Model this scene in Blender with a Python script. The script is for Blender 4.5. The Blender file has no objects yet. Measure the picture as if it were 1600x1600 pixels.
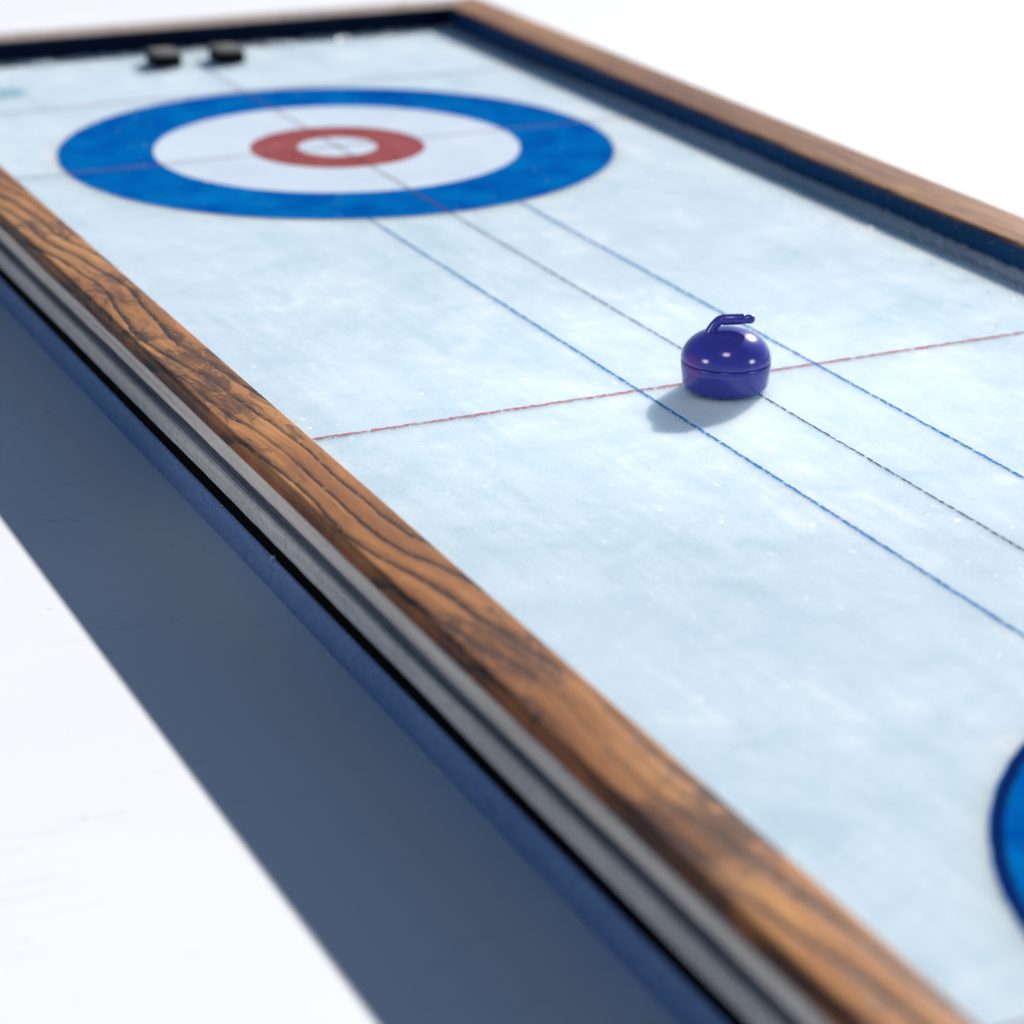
import bpy, bmesh, math, random
from mathutils import Vector, Matrix, noise
scene = bpy.context.scene
col = scene.collection
S = 0.13                      # one board unit (radius of the painted house) in metres
R = math.radians
def V(x, y, z=0.0): return Vector((x*S, y*S, z*S))

# ------------------------------------------------------------------ camera
CAM = (-3.21151, -8.29763, 2.13095)
FW = Vector((0.39700269, 0.83936004, -0.37129987)).normalized()
RT = Vector((0.90505029, -0.42525693, 0.00636609)).normalized()
UP = RT.cross(FW).normalized()
cam_d = bpy.data.cameras.new('camera'); cam = bpy.data.objects.new('camera', cam_d); col.objects.link(cam)
m = Matrix((RT, UP, -FW)).transposed().to_4x4(); m.translation = V(*CAM); cam.matrix_world = m
cam_d.sensor_width = 36; cam_d.sensor_fit = 'HORIZONTAL'
cam_d.lens = 36*3901.9/1600
cam_d.clip_start = 0.01; cam_d.clip_end = 200
cam_d.dof.use_dof = True
cam_d.dof.focus_distance = 6.2*S
cam_d.dof.aperture_fstop = cam_d.lens/(0.072*S*1000)
cam_d.dof.aperture_blades = 9
scene.camera = cam

# ------------------------------------------------------------------ light
SUN = Vector((1.52, 1.10, 1.0)).normalized()
elev = math.asin(SUN.z); azim = math.atan2(SUN.x, SUN.y)
w = bpy.data.worlds.new('World'); scene.world = w; w.use_nodes = True
nt = w.node_tree; nt.nodes.clear()
sky = nt.nodes.new('ShaderNodeTexSky'); sky.sky_type = 'NISHITA'; sky.sun_disc = False
sky.dust_density = 0.3; sky.ozone_density = 1.6; sky.air_density = 0.9
sky.sun_elevation = elev; sky.sun_rotation = azim
bg = nt.nodes.new('ShaderNodeBackground'); bg.inputs['Strength'].default_value = 0.05
wo = nt.nodes.new('ShaderNodeOutputWorld')
nt.links.new(sky.outputs[0], bg.inputs[0]); nt.links.new(bg.outputs[0], wo.inputs[0])
sd = bpy.data.lights.new('sun', 'SUN'); sd.energy = 5.0; sd.angle = R(0.9); sd.color = (1.0, 0.965, 0.92)
sun = bpy.data.objects.new('sun', sd); col.objects.link(sun)
sun.rotation_euler = (-SUN).to_track_quat('-Z', 'Y').to_euler()
STONE = (-0.052, -2.920)
def soft_lamp(right, up, back, power):
    # small round softbox on the photographer's side: gives the plastic stone its three soft highlights
    p = Vector((STONE[0], STONE[1], 0.1)) + (RT*right + UP*up - FW*back).normalized()*4.0
    ld = bpy.data.lights.new('softbox', 'AREA'); ld.shape = 'DISK'; ld.size = 1.05*S; ld.spread = R(26); ld.energy = power; ld.color = (1, .96, .95)
    lo = bpy.data.objects.new('softbox', ld); col.objects.link(lo)
    lo.location = p*S
    lo.rotation_euler = (V(STONE[0], STONE[1], .1)-lo.location).to_track_quat('-Z', 'Y').to_euler()
LAMP = 0.0125
soft_lamp(-0.03, 0.66, 0.75, LAMP*.9)
soft_lamp(-0.80, 0.16, 0.55, LAMP)
soft_lamp(0.86, 0.15, 0.45, LAMP)
vs = scene.view_settings
vs.view_transform = 'Standard'; vs.look = 'None'; vs.gamma = 1; vs.exposure = 0.56; vs.use_curve_mapping = False

# ------------------------------------------------------------------ helpers
def obj(name, bm, mat, parent=None, smooth=None, loc=None):
    me = bpy.data.meshes.new(name)
    bmesh.ops.recalc_face_normals(bm, faces=bm.faces)
    bm.to_mesh(me); bm.free()
    if mat: me.materials.append(mat)
    o = bpy.data.objects.new(name, me); col.objects.link(o)
    if parent: o.parent = parent
    if loc is not None: o.location = loc
    if smooth is not None:
        for p in me.polygons: p.use_smooth = True
        if smooth < 179: me.set_sharp_from_angle(angle=R(smooth))
    return o
def tag(o, label=None, cat=None, group=None, kind=None):
    for k, v in (('label', label), ('category', cat), ('group', group), ('kind', kind)):
        if v: o[k] = v
    return o
def thing(name, label, cat, loc, group=None):
    o = bpy.data.objects.new(name, None); col.objects.link(o); o.location = loc; o.empty_display_size = .02
    return tag(o, label, cat, group)

class NT:
    """tiny node-graph writer"""
    def __init__(s, name):
        s.m = bpy.data.materials.new(name); s.m.use_nodes = True; s.t = s.m.node_tree; s.t.nodes.clear()
        s.out = s.t.nodes.new('ShaderNodeOutputMaterial')
    def n(s, typ, ins=None, **at):
        nd = s.t.nodes.new('ShaderNode'+typ)
        for k, v in at.items(): setattr(nd, k, v)
        for k, v in (ins or {}).items(): s.set(nd.inputs[k], v)
        return nd
    def set(s, sock, v):
        if isinstance(v, bpy.types.NodeSocket): s.t.links.new(v, sock)
        elif hasattr(v, 'outputs'): s.t.links.new(v.outputs[0], sock)
        else:
            if sock.type == 'RGBA' and len(v) == 3: v = (*v, 1)
            sock.default_value = v
    def math(s, op, a, b=0.0, c=None, clamp=False):
        nd = s.t.nodes.new('ShaderNodeMath'); nd.operation = op; nd.use_clamp = clamp
        s.set(nd.inputs[0], a); s.set(nd.inputs[1], b)
        if c is not None: s.set(nd.inputs[2], c)
        return nd.outputs[0]
    def coord(s, sc=(1, 1, 1), rot=(0, 0, 0), loc=(0, 0, 0), kind='Object'):
        tc = s.t.nodes.new('ShaderNodeTexCoord')
        u = s.t.nodes.new('ShaderNodeVectorMath'); u.operation = 'SCALE'; u.inputs['Scale'].default_value = 1/S
        s.t.links.new(tc.outputs[kind], u.inputs[0])
        mp = s.t.nodes.new('ShaderNodeMapping'); mp.inputs['Scale'].default_value = sc
        mp.inputs['Rotation'].default_value = rot; mp.inputs['Location'].default_value = loc
        s.t.links.new(u.outputs[0], mp.inputs[0]); return mp.outputs[0]
    def noise(s, vec, scale, detail=4, rough=.55, dist=0.0):
        return s.n('TexNoise', {'Vector': vec, 'Scale': scale, 'Detail': detail, 'Roughness': rough, 'Distortion': dist}).outputs[0]
    def ramp(s, fac, stops, mode='LINEAR'):
        r = s.t.nodes.new('ShaderNodeValToRGB'); s.set(r.inputs[0], fac); cr = r.color_ramp; cr.interpolation = mode
        while len(cr.elements) > 1: cr.elements.remove(cr.elements[-1])
        for i, (p, c) in enumerate(stops):
            e = cr.elements[0] if i == 0 else cr.elements.new(p)
            e.position = p
            if isinstance(c, (int, float)): c = (c, c, c)
            e.color = (*c, 1)
        return r.outputs[0]
    def mix(s, f, a, b, blend='MIX'):
        nd = s.t.nodes.new('ShaderNodeMix'); nd.data_type = 'RGBA'; nd.blend_type = blend
        s.set(nd.inputs[0], f); s.set(nd.inputs[6], a); s.set(nd.inputs[7], b); return nd.outputs[2]
    def bump(s, h, strength=.3, dist=.001, normal=None):
        b = s.n('Bump', {'Height': h, 'Strength': strength, 'Distance': dist})
        if normal is not None: s.set(b.inputs['Normal'], normal)
        return b.outputs[0]
    def bsdf(s, **k):
        b = s.t.nodes.new('ShaderNodeBsdfPrincipled')
        for a, v in k.items(): s.set(b.inputs[a.replace('_', ' ')], v)
        return b
    def done(s, sh):
        s.t.links.new(sh.outputs[0] if hasattr(sh, 'outputs') else sh, s.out.inputs[0]); return s.m

TZ = -0.222                    # height of the tabletop under the ice, board units
# ------------------------------------------------------------------ materials
def mat_table():
    g = NT('white_tabletop'); c = g.coord()
    big = g.noise(c, .5, 3)
    base = g.ramp(big, [(.3, (.76, .775, .79)), (.7, (.80, .81, .82))])
    # hairline scratches and specks
    c2 = g.coord(sc=(.35, 6, 1), rot=(0, 0, R(-8)))
    s1 = g.noise(c2, 2.3, 2, .4, 1.2)
    ln = g.math('COMPARE', s1, .5, .0022)
    br = g.math('GREATER_THAN', g.noise(c, 1.3, 2), .56)
    scr = g.math('MULTIPLY', g.math('MULTIPLY', ln, br), .7)
    base = g.mix(scr, base, (.45, .45, .46))
    sp = g.math('GREATER_THAN', g.noise(c, 26, 1, .5), .765)
    base = g.mix(g.math('MULTIPLY', sp, .35), base, (.5, .48, .45))
    nrm = g.bump(g.noise(c, 60, 3), .08, .0002)
    return g.done(g.bsdf(Base_Color=base, Roughness=.55, Specular_IOR_Level=.3, Normal=nrm))

def mat_ice():
    g = NT('ice'); c = g.coord()
    n1 = g.noise(c, 1.5, 5, .6, .5)
    st = g.noise(g.coord(sc=(3.0, .55, 1), rot=(0, 0, R(24))), 2.6, 6, .62, .6)
    st2 = g.noise(g.coord(sc=(12, 1.3, 1), rot=(0, 0, R(38))), 2.2, 4, .6, .3)
    n3 = g.noise(g.coord(loc=(5, 9, 0)), 6.5, 7, .68, .8)
    mixv = g.math('ADD', g.math('ADD', g.math('MULTIPLY', n1, .28), g.math('MULTIPLY', n3, .34)), g.math('ADD', g.math('MULTIPLY', st, .25), g.math('MULTIPLY', st2, .13)))
    base = g.ramp(mixv, [(.39, (.37, .505, .60)), (.47, (.44, .57, .645)), (.54, (.51, .625, .69)), (.61, (.655, .73, .76))])
    # lavender-blue cloud
    lav = g.ramp(g.noise(g.coord(loc=(3, 1, 0)), .8, 3), [(.45, 0.0), (.7, .45)])
    base = g.mix(lav, base, (.46, .57, .69))
    # small white flecks
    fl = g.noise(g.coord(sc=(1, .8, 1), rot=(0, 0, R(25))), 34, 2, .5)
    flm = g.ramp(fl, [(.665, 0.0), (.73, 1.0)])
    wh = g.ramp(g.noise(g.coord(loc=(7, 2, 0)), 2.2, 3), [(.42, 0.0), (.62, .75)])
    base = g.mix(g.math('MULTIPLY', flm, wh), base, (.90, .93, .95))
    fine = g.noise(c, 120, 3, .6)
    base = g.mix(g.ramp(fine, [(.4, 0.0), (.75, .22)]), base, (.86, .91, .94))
    h = g.math('ADD', g.math('MULTIPLY', fine, .35), g.math('ADD', g.math('MULTIPLY', g.noise(c, 22, 4, .6), .8), g.math('MULTIPLY', st2, .6)))
    nrm = g.bump(h, .35, .0004)
    rough = g.ramp(g.noise(c, 5, 4), [(.35, .32), (.65, .55)])
    return g.done(g.bsdf(Base_Color=base, Roughness=rough, Specular_IOR_Level=.05, IOR=1.31, Normal=nrm,
                         Subsurface_Weight=1.0, Subsurface_Radius=(.80, .92, 1.0), Subsurface_Scale=.22*S))

def mat_paint(name, c0, c1, scale=4, grain=.25, gcol=(.5, .6, .7), spec=0.0, gscale=90):
    g = NT(name); c = g.coord()
    base = g.ramp(g.noise(c, scale, 6, .62, .4), [(.34, c0), (.66, c1)])
    gr = g.ramp(g.noise(c, gscale, 3, .6), [(.52, 0.0), (.75, grain)])
    base = g.mix(gr, base, gcol)
    nrm = g.bump(g.noise(c, 30, 4), .3, .0004)
    return g.done(g.bsdf(Base_Color=base, Roughness=.5, Specular_IOR_Level=spec, Normal=nrm))

def mat_line(name, c0, c1, axis, half, gaps=.42, fray=.55, strength=1.0):
    """drawn line: irregular, broken along its length, frayed at its edges"""
    g = NT(name); c = g.coord()
    sx = g.n('SeparateXYZ', {0: c})
    across = g.math('DIVIDE', g.math('ABSOLUTE', sx.outputs[axis]), half)
    nz = g.noise(c, 85, 3, .7)
    e = g.math('ADD', across, g.math('MULTIPLY', g.math('SUBTRACT', nz, .5), 2.6*fray))
    a1 = g.ramp(e, [(.50, 1.0), (.80, 0.0)])
    sc = (95, 52, 1) if axis == 0 else (52, 95, 1)
    g2 = g.noise(g.coord(sc=sc), 1.0, 3, .6)
    a2 = g.ramp(g2, [(gaps-.09, .12), (gaps+.05, 1.0)])
    sl = g.ramp(g.noise(c, 6, 3), [(.35, .8), (.55, 1.0)])
    a = g.math('MULTIPLY', g.math('MULTIPLY', a1, g.math('MULTIPLY', a2, sl)), strength)
    colr = g.ramp(g.noise(c, 50, 3), [(.35, c0), (.65, c1)])
    b = g.bsdf(Base_Color=colr, Roughness=.6, Specular_IOR_Level=0.0)
    t = g.n('BsdfTransparent')
    mx = g.n('MixShader', {0: a}); g.t.links.new(t.outputs[0], mx.inputs[1]); g.t.links.new(b.outputs[0], mx.inputs[2])
    return g.done(mx)

def mat_wood(name, seed, axis=1, tone=1.0, knots=(), pale_amt=0.0):
    g = NT(name)
    mk = (lambda sx, sy, sz=1: g.coord(sc=(sx, sy, sz), loc=(seed, seed*.7, 0))) if axis == 1 else \
         (lambda sx, sy, sz=1: g.coord(sc=(sy, sx, sz), loc=(seed, seed*.7, 0)))
    c = g.coord(loc=(0, 0, 0)); sp = g.n('SeparateXYZ', {0: c})
    X, Y = (sp.outputs[0], sp.outputs[1]) if axis == 1 else (sp.outputs[1], sp.outputs[0])
    Z = sp.outputs[2]
    # oblique flat-sawn grain: u = across + k*along, bent by a slow field
    lowf = g.noise(g.n('CombineXYZ', {0: g.math('MULTIPLY', X, .9), 1: g.math('ADD', g.math('MULTIPLY', Y, .55), seed), 2: 0.0}), 1.5, 2, .45)
    wob = g.noise(mk(7, 2.6), 2.0, 5, .6)
    u = g.math('ADD', g.math('ADD', X, g.math('MULTIPLY', Y, .075)), g.math('MULTIPLY', g.math('SUBTRACT', lowf, .5), .33))
    u = g.math('ADD', u, g.math('MULTIPLY', Z, .5))
    knot = 0.0
    for (ky, ks, ka) in knots:
        d = g.math('DIVIDE', g.math('SUBTRACT', Y, ky), ks)
        e = g.math('MULTIPLY', g.math('EXPONENT', g.math('MULTIPLY', g.math('MULTIPLY', d, d), -1.0)), ka)
        knot = e if isinstance(knot, float) else g.math('ADD', knot, e)
    u2 = g.math('ADD', u, g.math('MULTIPLY', g.math('SUBTRACT', wob, .5), .030))
    ph = g.math('FRACT', g.math('MULTIPLY', u2, 16.0))
    ring = g.ramp(ph, [(0, 1.0), (.08, .95), (.20, .35), (.5, 0.0), (.92, .0), (.96, 1.0)])
    where = g.ramp(g.noise(mk(2.0, .6), 1.6, 3, .6), [(.33, .35), (.46, 1.0)])
    brk = g.ramp(g.noise(mk(34, 16), 2.6, 3, .7), [(.34, .20), (.42, 1.0)])
    veins = g.math('MULTIPLY', g.math('MULTIPLY', ring, where), brk)
    pt = g.noise(mk(6.5, 3.0), 2.0, 8, .72, .9)
    if not isinstance(knot, float): pt = g.math('ADD', pt, g.math('MULTIPLY', knot, .13))
    patch = g.ramp(pt, [(.575, 0.0), (.64, .75), (.76, .95)])
    streak = g.noise(g.n('CombineXYZ', {0: g.math('MULTIPLY', u, 46), 1: g.math('MULTIPLY', Y, 5), 2: 0.0}), 1.0, 4, .7)
    patch = g.math('MULTIPLY', patch, g.ramp(streak, [(.36, .40), (.52, 1.0)]))
    pores = g.noise(g.n('CombineXYZ', {0: g.math('MULTIPLY', u, 150), 1: g.math('MULTIPLY', Y, 12), 2: g.math('MULTIPLY', Z, 40)}), 1.0, 3, .6)
    tonev = g.noise(mk(3, .7), 2.0, 4, .6)
    fib = g.noise(g.n('CombineXYZ', {0: g.math('MULTIPLY', u, 30), 1: g.math('MULTIPLY', Y, 1.6), 2: g.math('MULTIPLY', Z, 20)}), 1.0, 4, .6)
    k = tone
    base = g.ramp(tonev, [(.32, (.32*k, .135*k, .052*k)), (.5, (.46*k, .205*k, .074*k)), (.66, (.64*k, .325*k, .125*k))])
    base = g.mix(g.ramp(fib, [(.34, .6), (.58, 0.0)]), base, (.23*k, .095*k, .042*k))
    base = g.mix(g.ramp(pores, [(.30, .6), (.46, 0.0)]), base, (.11, .048, .025))
    # darker, redder colour on the moulded outer edge below the arris
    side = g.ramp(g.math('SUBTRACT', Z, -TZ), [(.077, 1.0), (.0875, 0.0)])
    edge_tone = g.mix(g.ramp(g.noise(mk(6, 1.6), 2.2, 5, .6), [(.38, .75), (.62, .1)]), (.40*k, .125*k, .034*k), (.085, .030, .016))
    base = g.mix(side, base, edge_tone)
    base = g.mix(g.math('MULTIPLY', patch, .90), base, (.060, .036, .034))
    base = g.mix(g.math('MULTIPLY', veins, .93), base, (.028, .018, .020))
    if pale_amt: base = g.mix(g.ramp(g.noise(c, 9, 5, .7), [(.35, pale_amt*.6), (.65, pale_amt)]), base, (.52, .48, .45))  # patchy pale grey mixed over the wood
    h = g.math('SUBTRACT', g.math('MULTIPLY', pores, .35), g.math('ADD', veins, g.math('MULTIPLY', patch, .4)))
    nrm = g.bump(h, .30, .0004)
    return g.done(g.bsdf(Base_Color=base, Roughness=.40, Specular_IOR_Level=.12, Normal=nrm))

def mat_varnish(name, c0, c1, rough=.45, axis=1, grain=.5, gcol=(.1, .1, .1), spk=0.0, spec=.05):
    """painted / stained strip with fine streaks along its length"""
    g = NT(name)
    L = (60, .9, 60) if axis == 1 else (.9, 60, 60)
    st = g.noise(g.coord(sc=L), 1.0, 5, .7, .3)
    cl = g.noise(g.coord(sc=(1, 1, 1)), 2.2, 4)
    base = g.ramp(cl, [(.35, c0), (.65, c1)])
    base = g.mix(g.ramp(st, [(.40, grain), (.58, 0.0)]), base, gcol)
    fine = g.noise(g.coord(), 95, 3, .7)
    base = g.mix(g.ramp(g.noise(g.coord(), 70, 2, .6), [(.38, .22+spk), (.52, 0.0)]), base, gcol)
    base = g.mix(g.ramp(fine, [(.50, 0.0), (.68, .30+spk)]), base, tuple(min(1, x*1.5+.02) for x in c1))
    nrm = g.bump(g.math('ADD', g.math('MULTIPLY', st, .6), g.math('MULTIPLY', fine, .6)), .3, .0004)
    return g.done(g.bsdf(Base_Color=base, Roughness=rough, Specular_IOR_Level=spec, Normal=nrm))

def mat_simple(name, c, rough=.5, spec=.5, var=.15, sc=8):
    g = NT(name)
    n = g.noise(g.coord(), sc, 4)
    base = g.ramp(n, [(.3, tuple(x*(1-var) for x in c)), (.7, tuple(min(1, x*(1+var)) for x in c))])
    return g.done(g.bsdf(Base_Color=base, Roughness=rough, Specular_IOR_Level=spec, Normal=g.bump(g.noise(g.coord(), 60, 3), .1, .0003)))

def mat_stone():
    g = NT('indigo_plastic'); c = g.coord()
    base = g.ramp(g.noise(c, 9, 4), [(.3, (.034, .036, .27)), (.7, (.042, .043, .31))])
    # reddish purple blots in the colour of the flank
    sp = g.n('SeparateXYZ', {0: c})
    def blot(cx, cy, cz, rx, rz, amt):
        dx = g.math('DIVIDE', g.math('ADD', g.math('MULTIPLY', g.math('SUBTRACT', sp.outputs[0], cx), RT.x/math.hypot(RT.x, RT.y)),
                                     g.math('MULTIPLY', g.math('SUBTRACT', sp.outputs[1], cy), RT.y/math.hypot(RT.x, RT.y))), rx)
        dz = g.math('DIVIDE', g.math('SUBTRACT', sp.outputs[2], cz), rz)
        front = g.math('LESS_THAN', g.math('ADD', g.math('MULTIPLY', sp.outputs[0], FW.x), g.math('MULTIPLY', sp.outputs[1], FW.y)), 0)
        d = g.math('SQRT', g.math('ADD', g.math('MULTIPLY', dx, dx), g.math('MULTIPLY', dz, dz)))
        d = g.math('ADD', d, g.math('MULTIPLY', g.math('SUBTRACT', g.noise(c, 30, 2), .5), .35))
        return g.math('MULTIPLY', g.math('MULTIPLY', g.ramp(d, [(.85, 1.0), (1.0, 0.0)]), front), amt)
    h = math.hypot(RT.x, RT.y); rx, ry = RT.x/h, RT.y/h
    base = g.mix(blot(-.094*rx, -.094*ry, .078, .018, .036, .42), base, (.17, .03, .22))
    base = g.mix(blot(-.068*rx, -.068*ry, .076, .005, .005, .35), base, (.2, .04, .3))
    scn = g.ramp(g.noise(g.coord(sc=(1, 1, 4)), 60, 2), [(.72, 0.0), (.78, .25)])
    base = g.mix(scn, base, (.12, .11, .36))
    nrm = g.bump(g.noise(c, 14, 2), .05, .0006)
    return g.done(g.bsdf(Base_Color=base, Roughness=.16, Specular_IOR_Level=.5, Normal=nrm, Subsurface_Weight=.12,
                         Subsurface_Radius=(.3, .3, 1), Subsurface_Scale=.03*S))

def mat_frost():
    g = NT('frost')
    t = g.noise(g.coord(), 40, 3)
    base = g.ramp(t, [(.3, (.80, .92, .99)), (.7, (.90, .96, .99))])
    return g.done(g.bsdf(Base_Color=base, Roughness=.32, Specular_IOR_Level=.5, Subsurface_Weight=.6,
                         Subsurface_Radius=(.6, .8, 1), Subsurface_Scale=.03*S))

M = {}
M['table'] = mat_table()
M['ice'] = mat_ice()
M['blue'] = mat_paint('blue_house_paint', (.0004, .062, .32), (.001, .150, .43), 5.0, .35, (.01, .17, .46))
M['red'] = mat_paint('red_house_paint', (.265, .060, .066), (.33, .095, .095), 7, .45, (.55, .30, .32), gscale=45)
M['white'] = mat_paint('white_house_paint', (.52, .61, .71), (.60, .68, .76), 3, .2, (.74, .78, .82))
M['gap'] = mat_simple('black_recess', (.0015, .0015, .002), .9, .05)
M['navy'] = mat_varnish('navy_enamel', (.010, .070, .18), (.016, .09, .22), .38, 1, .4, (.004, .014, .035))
M['navy_shaded'] = mat_varnish('navy_enamel_shaded', (.002, .010, .036), (.003, .014, .048), .5, 0, .3, (.003, .01, .02))  # same navy paint; the end wall's shade is put into its colour
M['light_grey'] = mat_varnish('pale_grey_edge', (.80, .68, .58), (.88, .76, .66), .5, 1, .5, (.36, .32, .31))
M['dark_grey'] = mat_varnish('slate_edge', (.115, .135, .165), (.15, .17, .205), .42, 1, .7, (.02, .025, .035))
M['mid_grey'] = mat_varnish('grey_edge', (.68, .61, .54), (.82, .74, .65), .45, 1, .5, (.33, .33, .34), .1)
M['blue_base'] = mat_varnish('blue_grey_base', (.19, .29, .50), (.245, .345, .57), .55, 1, .25, (.12, .2, .42), .15)
M['stone'] = mat_stone()
M['frost'] = mat_frost()
M['puck'] = mat_simple('black_rubber', (.003, .003, .004), .6, .1)
M['puck_top'] = mat_simple('grey_puck_top', (.13, .125, .115), .5, .2)

# ------------------------------------------------------------------ the tabletop
bm = bmesh.new(); bmesh.ops.create_grid(bm, x_segments=2, y_segments=2, size=40)
tb = obj('ground', bm, M['table'], loc=V(0, 0, TZ)); tag(tb, kind='structure')
tb['label'] = 'smooth white tabletop with faint hairline scratches'

# ------------------------------------------------------------------ the board
XL, XR, Y0, Y1, H = -1.26, 1.302, -7.69, 1.932, 0.089
board = thing('curling_board', 'long wood rimmed tabletop curling rink with painted blue and red rings on ice', 'curling board', V(0, 0, TZ))
def to_local(v): return v - V(0, 0, TZ)
KS = {'left': 1.0, 'right': 1.28, 'far': 1.15, 'near': 1.0}
def corner(name, o, z):
    xl, xr = XL-o*KS['left'], XR+o*KS['right']; yn, yf = Y0-o*KS['near'], Y1+o*KS['far']
    return {'nl': (xl, yn), 'nr': (xr, yn), 'fl': (xl, yf), 'fr': (xr, yf)}[name]+(z,)
SIDES = {'left': ('nl', 'fl'), 'far': ('fl', 'fr'), 'right': ('fr', 'nr'), 'near': ('nr', 'nl')}
def sweep(name, profile, side, mat, smooth=40, segs=1, wob=0.0):
    a, b = SIDES[side]; bm = bmesh.new(); rings = []
    for k in range(segs+1):
        t = k/segs; row = []
        for qi, (o, z) in enumerate(profile):
            if wob and 0 < k < segs and o > .06:
                o += wob*.6*noise.noise(Vector((k*.11, z*60, 1.7+qi)))
                z += wob*(noise.noise(Vector((k*.035, z*40, 4.2)))+.8*noise.noise(Vector((k*.33, z*40, 7.7)))**3*2)
            pa, pb = Vector(corner(a, o, z)), Vector(corner(b, o, z))
            row.append(bm.verts.new(to_local((pa.lerp(pb, t))*S)))
        rings.append(row)
    n = len(profile)
    for k in range(segs):
        for i in range(n):
            j = (i+1) % n
            bm.faces.new((rings[k][i], rings[k][j], rings[k+1][j], rings[k+1][i]))
    bm.faces.new(rings[0]); bm.faces.new(rings[-1][::-1])
    return obj(name, bm, mat, board, smooth)
def arc(cx, cz, r, a0, a1, n=6):
    return [(cx+r*math.cos(R(a0+(a1-a0)*i/n)), cz+r*math.sin(R(a0+(a1-a0)*i/n))) for i in range(n+1)]

OW = .165                       # rail width
wood_prof = [(0, .0785)] + arc(.006, H-.006, .006, 180, 90, 4) + arc(OW-.016, H-.016, .016, 90, 0, 6) + [(OW-.001, .050), (OW-.01, .048), (.05, .048), (.04, .0785)]
wood_prof = [(o, z) for o, z in wood_prof]
inner_prof = [(.003, -.03), (.003, .078), (.035, .078), (.035, -.03)]
light_prof = [(.04, .0475)] + arc(OW-.006, .0415, .006, 90, 0, 3) + arc(OW-.006, .007, .006, 0, -90, 3) + [(.04, .001)]
dark_prof = [(.04, .0005), (OW-.012, .0005), (OW-.006, -.004), (OW-.006, -.018), (OW-.010, -.020), (OW-.006, -.022), (OW-.006, -.035), (OW-.012, -.038), (.04, -.038)]
mid_prof = [(.04, -.0385)] + arc(OW-.018, -.0565, .018, 90, 0, 5) + arc(OW-.010, -.085, .010, 0, -85, 5) + [(.04, -.095)]
gap_prof = [(.04, -.0955), (OW-.007, -.0955), (OW-.007, -.134), (.04, -.134)]
base_prof = [(.04, -.1345)] + arc(OW-.008, -.1425, .008, 90, 0, 3) + [(OW, -.2), (OW-.003, -.2215), (.04, -.2215)]
KNOTS = ((-1.0, .18, .7), (-1.75, .3, .8), (-2.45, .35, 1.5), (-4.35, .20, 1.1), (-5.12, .16, 1.9))
for side in ('left', 'right', 'far', 'near'):
    ax = 1 if side in ('left', 'right') else 0
    wk = 'wood_'+side
    seed = {'left': 2.3, 'right': 11.7, 'far': 5.1, 'near': 8.8}[side]
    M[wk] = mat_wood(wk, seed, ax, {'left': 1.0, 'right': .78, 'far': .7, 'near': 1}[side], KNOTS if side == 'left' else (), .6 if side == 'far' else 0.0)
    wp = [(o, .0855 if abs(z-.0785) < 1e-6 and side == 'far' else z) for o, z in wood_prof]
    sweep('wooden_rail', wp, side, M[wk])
    sweep('inner_wall', [(o, .085 if z > .07 and side == 'far' else z) for o, z in inner_prof], side, M['navy'] if ax else M['navy_shaded'])
    sweep('pale_edge_strip', light_prof, side, M['light_grey'], 40, 700 if side == 'left' else 1, .0016)
    sweep('slate_edge_strip', dark_prof, side, M['dark_grey'], 40, 700 if side == 'left' else 1, .0016)
    sweep('grey_edge_strip', mid_prof, side, M['mid_grey'], 40, 700 if side == 'left' else 1, .0016)
    sweep('shadow_gap', gap_prof, side, M['gap'])
    sweep('base_plinth', base_prof, side, M['blue_base'], 40, 700 if side == 'left' else 1, .0016)

# ice
bm = bmesh.new()
bmesh.ops.create_cube(bm, size=1)
for v in bm.verts:
    v.co = Vector(((XL+XR)/2+v.co.x*(XR-XL-.0), (Y0+Y1)/2+v.co.y*(Y1-Y0), -.105+v.co.z*.21))*S
    v.co.x *= .9999
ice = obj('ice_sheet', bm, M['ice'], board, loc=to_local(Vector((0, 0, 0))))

def put(name, bm, mat, x, y, z):
    return obj(name, bm, mat, board, loc=to_local(V(x, y, z)))
def annulus(r0, r1, n=512, jit=.0025, seed=0):
    bm = bmesh.new(); A = []; B = []
    for i in range(n):
        t = 2*math.pi*i/n; c, s = math.cos(t), math.sin(t)
        j1 = jit*noise.noise(Vector((c*22+seed, s*22, 1)))+jit*.8*noise.noise(Vector((c*70, s*70+seed, 2)))
        j0 = jit*noise.noise(Vector((c*22, s*22+seed, 5)))+jit*.8*noise.noise(Vector((c*70+seed, s*70, 6)))
        B.append(bm.verts.new(((r1+j1)*c*S, (r1+j1)*s*S, 0)))
        if r0 > 0: A.append(bm.verts.new(((r0+j0)*c*S, (r0+j0)*s*S, 0)))
    if r0 > 0:
        for i in range(n):
            k = (i+1) % n; bm.faces.new((A[i], B[i], B[k], A[k]))
    else: bm.faces.new(B)
    return bm
CX = .005
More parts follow.
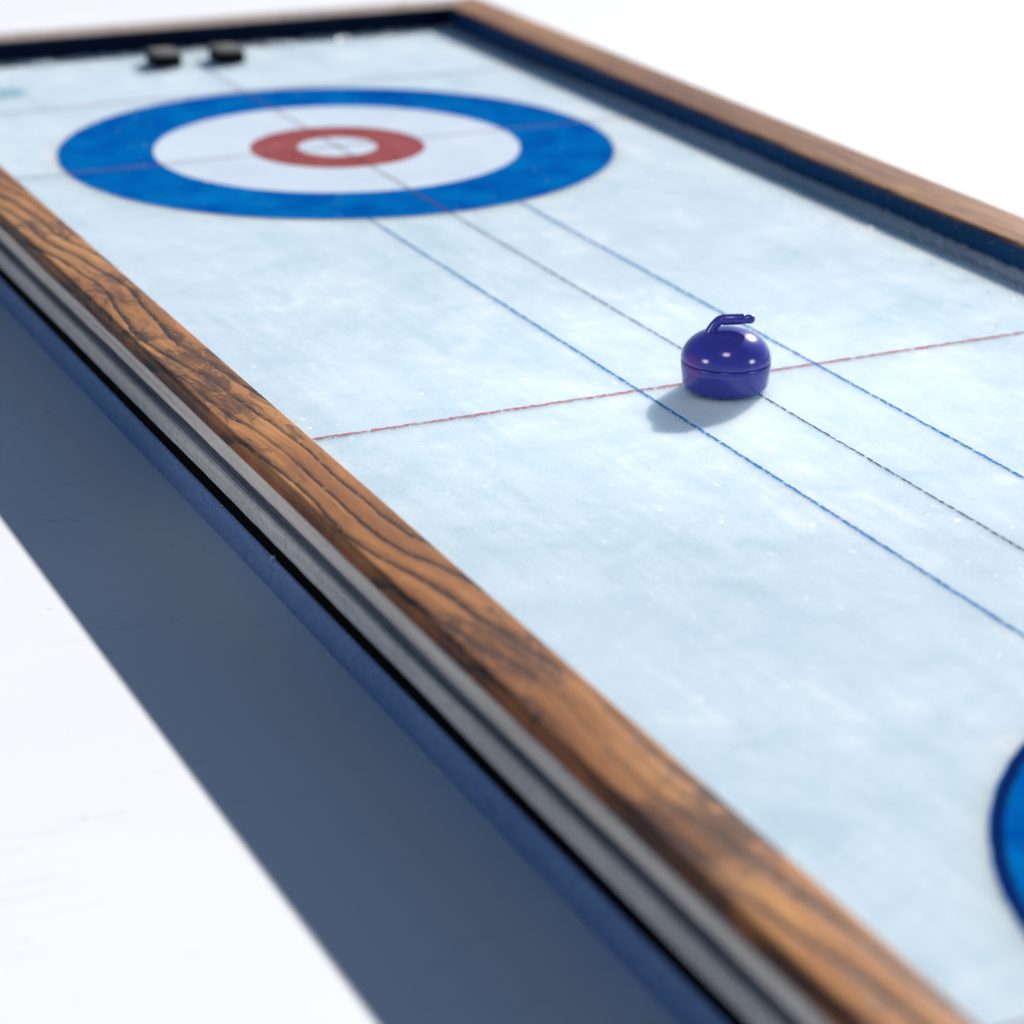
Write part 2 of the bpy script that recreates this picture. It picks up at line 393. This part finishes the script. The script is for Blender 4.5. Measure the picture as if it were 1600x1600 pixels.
def mat_rim():
    g = NT('navy_marker_rim'); c = g.coord(); sp = g.n('SeparateXYZ', {0: c})
    r = g.math('SQRT', g.math('ADD', g.math('MULTIPLY', sp.outputs[0], sp.outputs[0]), g.math('MULTIPLY', sp.outputs[1], sp.outputs[1])))
    e = g.math('DIVIDE', g.math('ABSOLUTE', g.math('SUBTRACT', r, .984)), .0145)
    e = g.math('ADD', e, g.math('MULTIPLY', g.math('SUBTRACT', g.noise(c, 70, 3, .7), .5), 1.6))
    a = g.math('MULTIPLY', g.ramp(e, [(.55, 1.0), (.95, 0.0)]), .92)
    b = g.bsdf(Base_Color=(.004, .018, .11), Roughness=.6, Specular_IOR_Level=0.0); t = g.n('BsdfTransparent')
    mx = g.n('MixShader', {0: a}); g.t.links.new(t.outputs[0], mx.inputs[1]); g.t.links.new(b.outputs[0], mx.inputs[2])
    return g.done(mx)
M['rim'] = mat_rim()
for (yc, sd_) in ((0, 0), (-5.755, 9)):
    put('inner_white_circle', annulus(0, .70, jit=0), M['white'], CX, yc, .0003)
    put('blue_ring', annulus(.66, 1.0, seed=sd_), M['blue'], CX, yc, .0006)
    put('red_ring', annulus(.143, .316, seed=sd_+3), M['red'], CX, yc, .0006)
    if yc: put('ring_outline', annulus(.966, .9992, jit=0), M['rim'], CX, yc, .0009)
    dot = annulus(0, .012, 24, 0); put('centre_dot', dot, M['gap'], CX, yc, .0009).data.materials[0] = M['red']

def line(name, axis, at, a, b, width, mat, z):
    bm = bmesh.new(); hw = width; n = 60; mid = (a+b)/2; L = (b-a)/2
    rows = []
    for i in range(n+1):
        t = -L+2*L*i/n
        rows.append([bm.verts.new(((s*hw, t, 0) if axis == 0 else (t, s*hw, 0))) for s in (-1, 1)])
    for i in range(n): bm.faces.new((rows[i][0], rows[i][1], rows[i+1][1], rows[i+1][0]))
    for v in bm.verts: v.co *= S
    return put(name, bm, mat, at if axis == 0 else mid, mid if axis == 0 else at, z)
lm_c = mat_line('grey_pencil_line', (.03, .045, .11), (.07, .085, .16), 0, .0060, .475, .6)
lm_b = mat_line('blue_pencil_line', (.006, .115, .36), (.016, .19, .48), 0, .0080, .455, .62)
lm_r = mat_line('red_pencil_line', (.33, .085, .10), (.45, .20, .21), 1, .0122, .46, .75)
lm_t = mat_line('faint_red_line', (.20, .07, .13), (.28, .12, .17), 1, .0080, .40, .5, .75)
lm_k = mat_line('pale_red_line', (.30, .24, .38), (.38, .29, .42), 1, .0130, .38, .5, .75)
lm_p = mat_line('purple_line', (.10, .035, .09), (.16, .06, .10), 0, .0055, .42, .4)
line('centre_line', 0, CX, Y0, -1.0, .013, lm_c, .0012)
line('centre_line', 0, CX, -1.0, 1.62, .011, lm_p, .0012)
line('blue_guide_line', 0, CX-.272, -4.79, -.966, .016, lm_b, .0012)
line('blue_guide_line', 0, CX+.268, -4.79, -.966, .016, lm_b, .0012)
line('red_cross_line', 1, -2.842, XL, XR, .024, lm_r, .0009)
line('tee_line', 1, 0.0, XL, XR, .015, lm_t, .0015)
line('tee_line', 1, -5.70, XL, -.995, .013, lm_t, .0015)
line('back_line', 1, 1.009, XL, XR, .024, lm_k, .0009)
# teal smudge at the far left
bm = annulus(0, .085, 48, .02, 4)
for v in bm.verts: v.co.y *= .8
M['smudge'] = mat_paint('teal_smudge', (.16, .36, .47), (.30, .50, .60), 20, .3, (.6, .75, .82))
put('paint_smudge', bm, M['smudge'], -.865, 1.36, .0004)

# ------------------------------------------------------------------ the curling stone
def lathe(prof, n=96):
    bm = bmesh.new(); rings = []
    for r, z in prof:
        if r < 1e-6: rings.append([bm.verts.new((0, 0, z))])
        else: rings.append([bm.verts.new((r*math.cos(2*math.pi*i/n), r*math.sin(2*math.pi*i/n), z)) for i in range(n)])
    for a, b in zip(rings, rings[1:]):
        for i in range(n):
            j = (i+1) % n
            if len(a) == 1: bm.faces.new((a[0], b[i], b[j]))
            elif len(b) == 1: bm.faces.new((a[i], a[j], b[0]))
            else: bm.faces.new((a[i], a[j], b[j], b[i]))
    for v in bm.verts: v.co *= S
    return bm
st = thing('curling_stone', 'glossy indigo blue toy curling stone with hooked handle standing on the ice', 'curling stone', V(STONE[0], STONE[1], .003))
RS, ZS = .1187, .0790
low = [(0, 0), (.094, 0)] + [( .094+.0205*math.sin(R(t)), .026-.026*math.cos(R(t))) for t in (15, 30, 45, 60, 75)] \
    + [(.1152, .038), (.1175, .055), (RS-.0003, ZS-.004), (RS-.0016, ZS-.0018), (RS-.0035, ZS-.001), (.10, ZS-.001), (0, ZS-.001)]
obj('lower_half', lathe(low), M['stone'], st, 50)
dome = [(0, ZS+.0006), (.10, ZS+.0006), (RS-.0032, ZS+.0006), (RS-.0008, ZS+.0016)]
for i in range(0, 25):
    t = R(2+88*i/24); dome.append((RS*math.cos(t)**.98, ZS+.0022+.0812*math.sin(t)))
dome[-1] = (0, ZS+.0834)
obj('upper_half', lathe(dome), M['stone'], st, 50)
obj('seam', lathe([(0, ZS-.001), (RS-.0045, ZS-.001), (RS-.0045, ZS+.0006), (0, ZS+.0006)]), mat_simple('seam_shadow_line', (.010, .006, .05), .5, .3), st, 50)
# handle: a swept tube with collars, along the camera-right direction like a hook
hd = Vector((RT.x, RT.y, 0)).normalized(); side_v = Vector((-hd.y, hd.x, 0))
path = [(-.040, .146, .0165), (-.0385, .156, .0150), (-.036, .1640, .0128), (-.0310, .1730, .0118), (-.0235, .1815, .0116), (-.0150, .1865, .0118), (-.0090, .1882, .0120),
        (-.0085, .1883, .0128), (-.0065, .1886, .0134), (.0200, .1895, .0134), (.0450, .1902, .0134), (.0495, .1903, .0128), (.0515, .1903, .0112),
        (.0540, .1904, .0108), (.0560, .1904, .0113), (.0640, .1906, .0112), (.0700, .1907, .0102), (.0745, .1908, .0078), (.0768, .1908, .0040), (.0774, .1908, .0004)]
path = [(a-.006 if a > -.02 else a-.003, z-.0025, r*1.09) for a, z, r in path]
def tube(path, n=28):
    bm = bmesh.new(); rows = []
    for i, (a, z, r) in enumerate(path):
        p0 = path[max(i-1, 0)]; p1 = path[min(i+1, len(path)-1)]
        d = (hd*(p1[0]-p0[0])+Vector((0, 0, p1[1]-p0[1]))).normalized()
        nn = d.cross(side_v).normalized()
        c = hd*a+Vector((0, 0, z))
        rows.append([bm.verts.new((c+(side_v*math.cos(2*math.pi*k/n)+nn*math.sin(2*math.pi*k/n))*r)*S) for k in range(n)])
    for a, b in zip(rows, rows[1:]):
        for k in range(n): bm.faces.new((a[k], a[(k+1) % n], b[(k+1) % n], b[k]))
    bm.faces.new(rows[0]); bm.faces.new(rows[-1][::-1])
    return bm
han = obj('handle', tube(path[:8]), M['stone'], st, 60)
obj('grip', tube(path[7:13]), M['stone'], han, 40)
obj('grip_tip', tube(path[12:]), M['stone'], han, 60)

# ------------------------------------------------------------------ two pucks at the far rail
def slab(w, d, z0, z1, bev):
    bm = bmesh.new(); bmesh.ops.create_cube(bm, size=1)
    for v in bm.verts: v.co = Vector((v.co.x*w, v.co.y*d, (z0+z1)/2+v.co.z*(z1-z0)))*S
    ed = [e for e in bm.edges if abs(e.verts[0].co.z-e.verts[1].co.z) > 1e-6]
    bmesh.ops.bevel(bm, geom=ed, offset=.03*S, segments=5, affect='EDGES', profile=.5)
    if bev:
        top = [e for e in bm.edges if all(abs(v.co.z-z1*S) < 1e-7 for v in e.verts)]
        bmesh.ops.bevel(bm, geom=top, offset=bev*S, segments=3, affect='EDGES', profile=.5)
    return bm
def make_block(x, y, label):
    t = thing('block', label, 'block', V(x, y, .001), 'black blocks by the far rail')
    obj('block_body', slab(.122, .165, 0, .044, 0), M['puck'], t, 50)
    obj('block_top', slab(.116, .159, .0443, .055, .007), M['puck_top'], t, 50)
    return t
p1 = make_block(-.122, 1.64, 'small black block with a grey top on the ice, left of the centre line')
p2 = p1.copy(); col.objects.link(p2); p2.location = V(.142, 1.61, .001)
p2['label'] = 'small black block with a grey top on the ice where the centre line ends'
for ch in list(p1.children):
    c2 = ch.copy(); col.objects.link(c2); c2.parent = p2

# ------------------------------------------------------------------ frost crumbs
random.seed(7)
_b = bmesh.new(); bmesh.ops.create_icosphere(_b, subdivisions=1, radius=1)
ICO_V = [v.co.copy() for v in _b.verts]; ICO_F = [[v.index for v in f.verts] for f in _b.faces]; _b.free()
CV, CF = [], []
def crumb(x, y, z, r):
    rot = Matrix.Rotation(random.uniform(0, 6.28), 3, Vector((random.random(), random.random(), random.random()+.1)).normalized())
    sx, sy, sz = random.uniform(.7, 1.4), random.uniform(.7, 1.3), random.uniform(.5, 1.1)
    k0 = len(CV)
    for c in ICO_V:
        j = 1+random.uniform(-.25, .25)
        p = rot @ Vector((c.x*sx*j, c.y*sy*j, c.z*sz*j))
        CV.append(((x+p.x*r)*S, (y+p.y*r)*S, (z+p.z*r)*S))
    for f in ICO_F: CF.append([k0+i for i in f])
def dens(y): return noise.noise(Vector((y*2.1, 3.3, 0)))*.5+.5
for i in range(3800):                       # bank of frost under the right rail
    y = random.uniform(-4.6, 1.0); d = dens(y)
    k = 1.0 if y < -.4 else max(.1, 1-(y+.4)*.8)
    off = abs(random.gauss(0, .020+.030*d))
    if random.random() > k: continue
    r = random.uniform(.0015, .0052)*(1.15 if random.random() < .05 else 1)
    top = max(0, .014-.2*off)*(.3+1.2*d)*k
    crumb(XR-off, y, random.uniform(0, top)+r*.3, r)
# the bank itself: a low ragged ridge of packed frost against the right rail
nb, k0 = 900, len(CV)
for i in range(nb+1):
    y = -4.9+6.3*i/nb
    fade = 1.0 if y < -.4 else max(.0, 1-(y+.4)*.62)
    d = dens(y); jt = noise.noise(Vector((y*26, 1, 2)))
    hz = fade*(.006+.010*d+.008*jt+.006*noise.noise(Vector((y*70, 8, 2))))
    wd = fade*(.030+.055*d+.016*noise.noise(Vector((y*17, 5, 6))))
    for (u, v) in ((1, -.002), (.78, .22), (.5, .5), (.22, .8), (0, 1)):
        q = .0016*noise.noise(Vector((y*60, u*9, 3)))
        CV.append(((XR-.0005-u*wd)*S, y*S, (v*hz+q*fade-.0004)*S))
for i in range(nb):
    for j in range(4):
        a = k0+i*5+j; CF.append([a, a+1, a+6, a+5])
for i in range(500):                        # scattered beyond the bank
    y = random.uniform(-4.8, .5); crumb(XR-.03-abs(random.gauss(0, .13)), y, .001, random.uniform(.0015, .0045))
for i in range(700):                        # along the far rail
    x = random.uniform(XL, XR); off = abs(random.gauss(0, .05))
    crumb(x, Y1-off, random.uniform(0, max(0, .006-.1*off))+.001, random.uniform(.002, .006))
for x0 in (-.62, -.60, -.22, -.03, .02, .06, .10, .29, .36, .52, .75, .95, .43):
    for k in range(8): crumb(x0+random.gauss(0, .03), 1.84+random.gauss(0, .035), .002, random.uniform(.006, .012))
for i in range(260):                        # on top of the far rail
    crumb(random.uniform(XL, XR), Y1+random.uniform(.02, .17), H+.001, random.uniform(.002, .005))
for i in range(170):                        # at the foot of the plinth and in the gap
    y = random.uniform(-5.6, -1.5); crumb(XL-OW-abs(random.gauss(0, .002)), y, TZ+random.uniform(.0, .004), random.uniform(.0010, .0028))
for i in range(30):
    y = random.uniform(-5.0, -2.0); crumb(XL-OW+.004, y, -.1345+.001, random.uniform(.001, .002))
for k in range(4): crumb(XL-OW+.002+random.uniform(-.003, .003), -3.215+random.uniform(-.01, .01), -.1335+random.uniform(0, .008), .003)
for i in range(60):                         # caught on the inner lip of the right rail
    crumb(XR-.001, random.uniform(-3.4, -.8), random.uniform(.055, .075), random.uniform(.001, .0022))
for i in range(700):                        # loose grains on the ice
    crumb(random.uniform(XL, XR), random.uniform(-5.6, 1.6), .001, random.uniform(.0008, .0020))
fme = bpy.data.meshes.new('frost_crumbs'); fme.from_pydata(CV, [], CF); fme.materials.append(M['frost'])
fr = bpy.data.objects.new('frost_crumbs', fme); col.objects.link(fr)
tag(fr, 'fine white frost crumbs banked along the rails and scattered over the ice', 'frost', kind='stuff')

scene.render.engine = 'CYCLES'
scene.render.resolution_x = 1024; scene.render.resolution_y = 1024
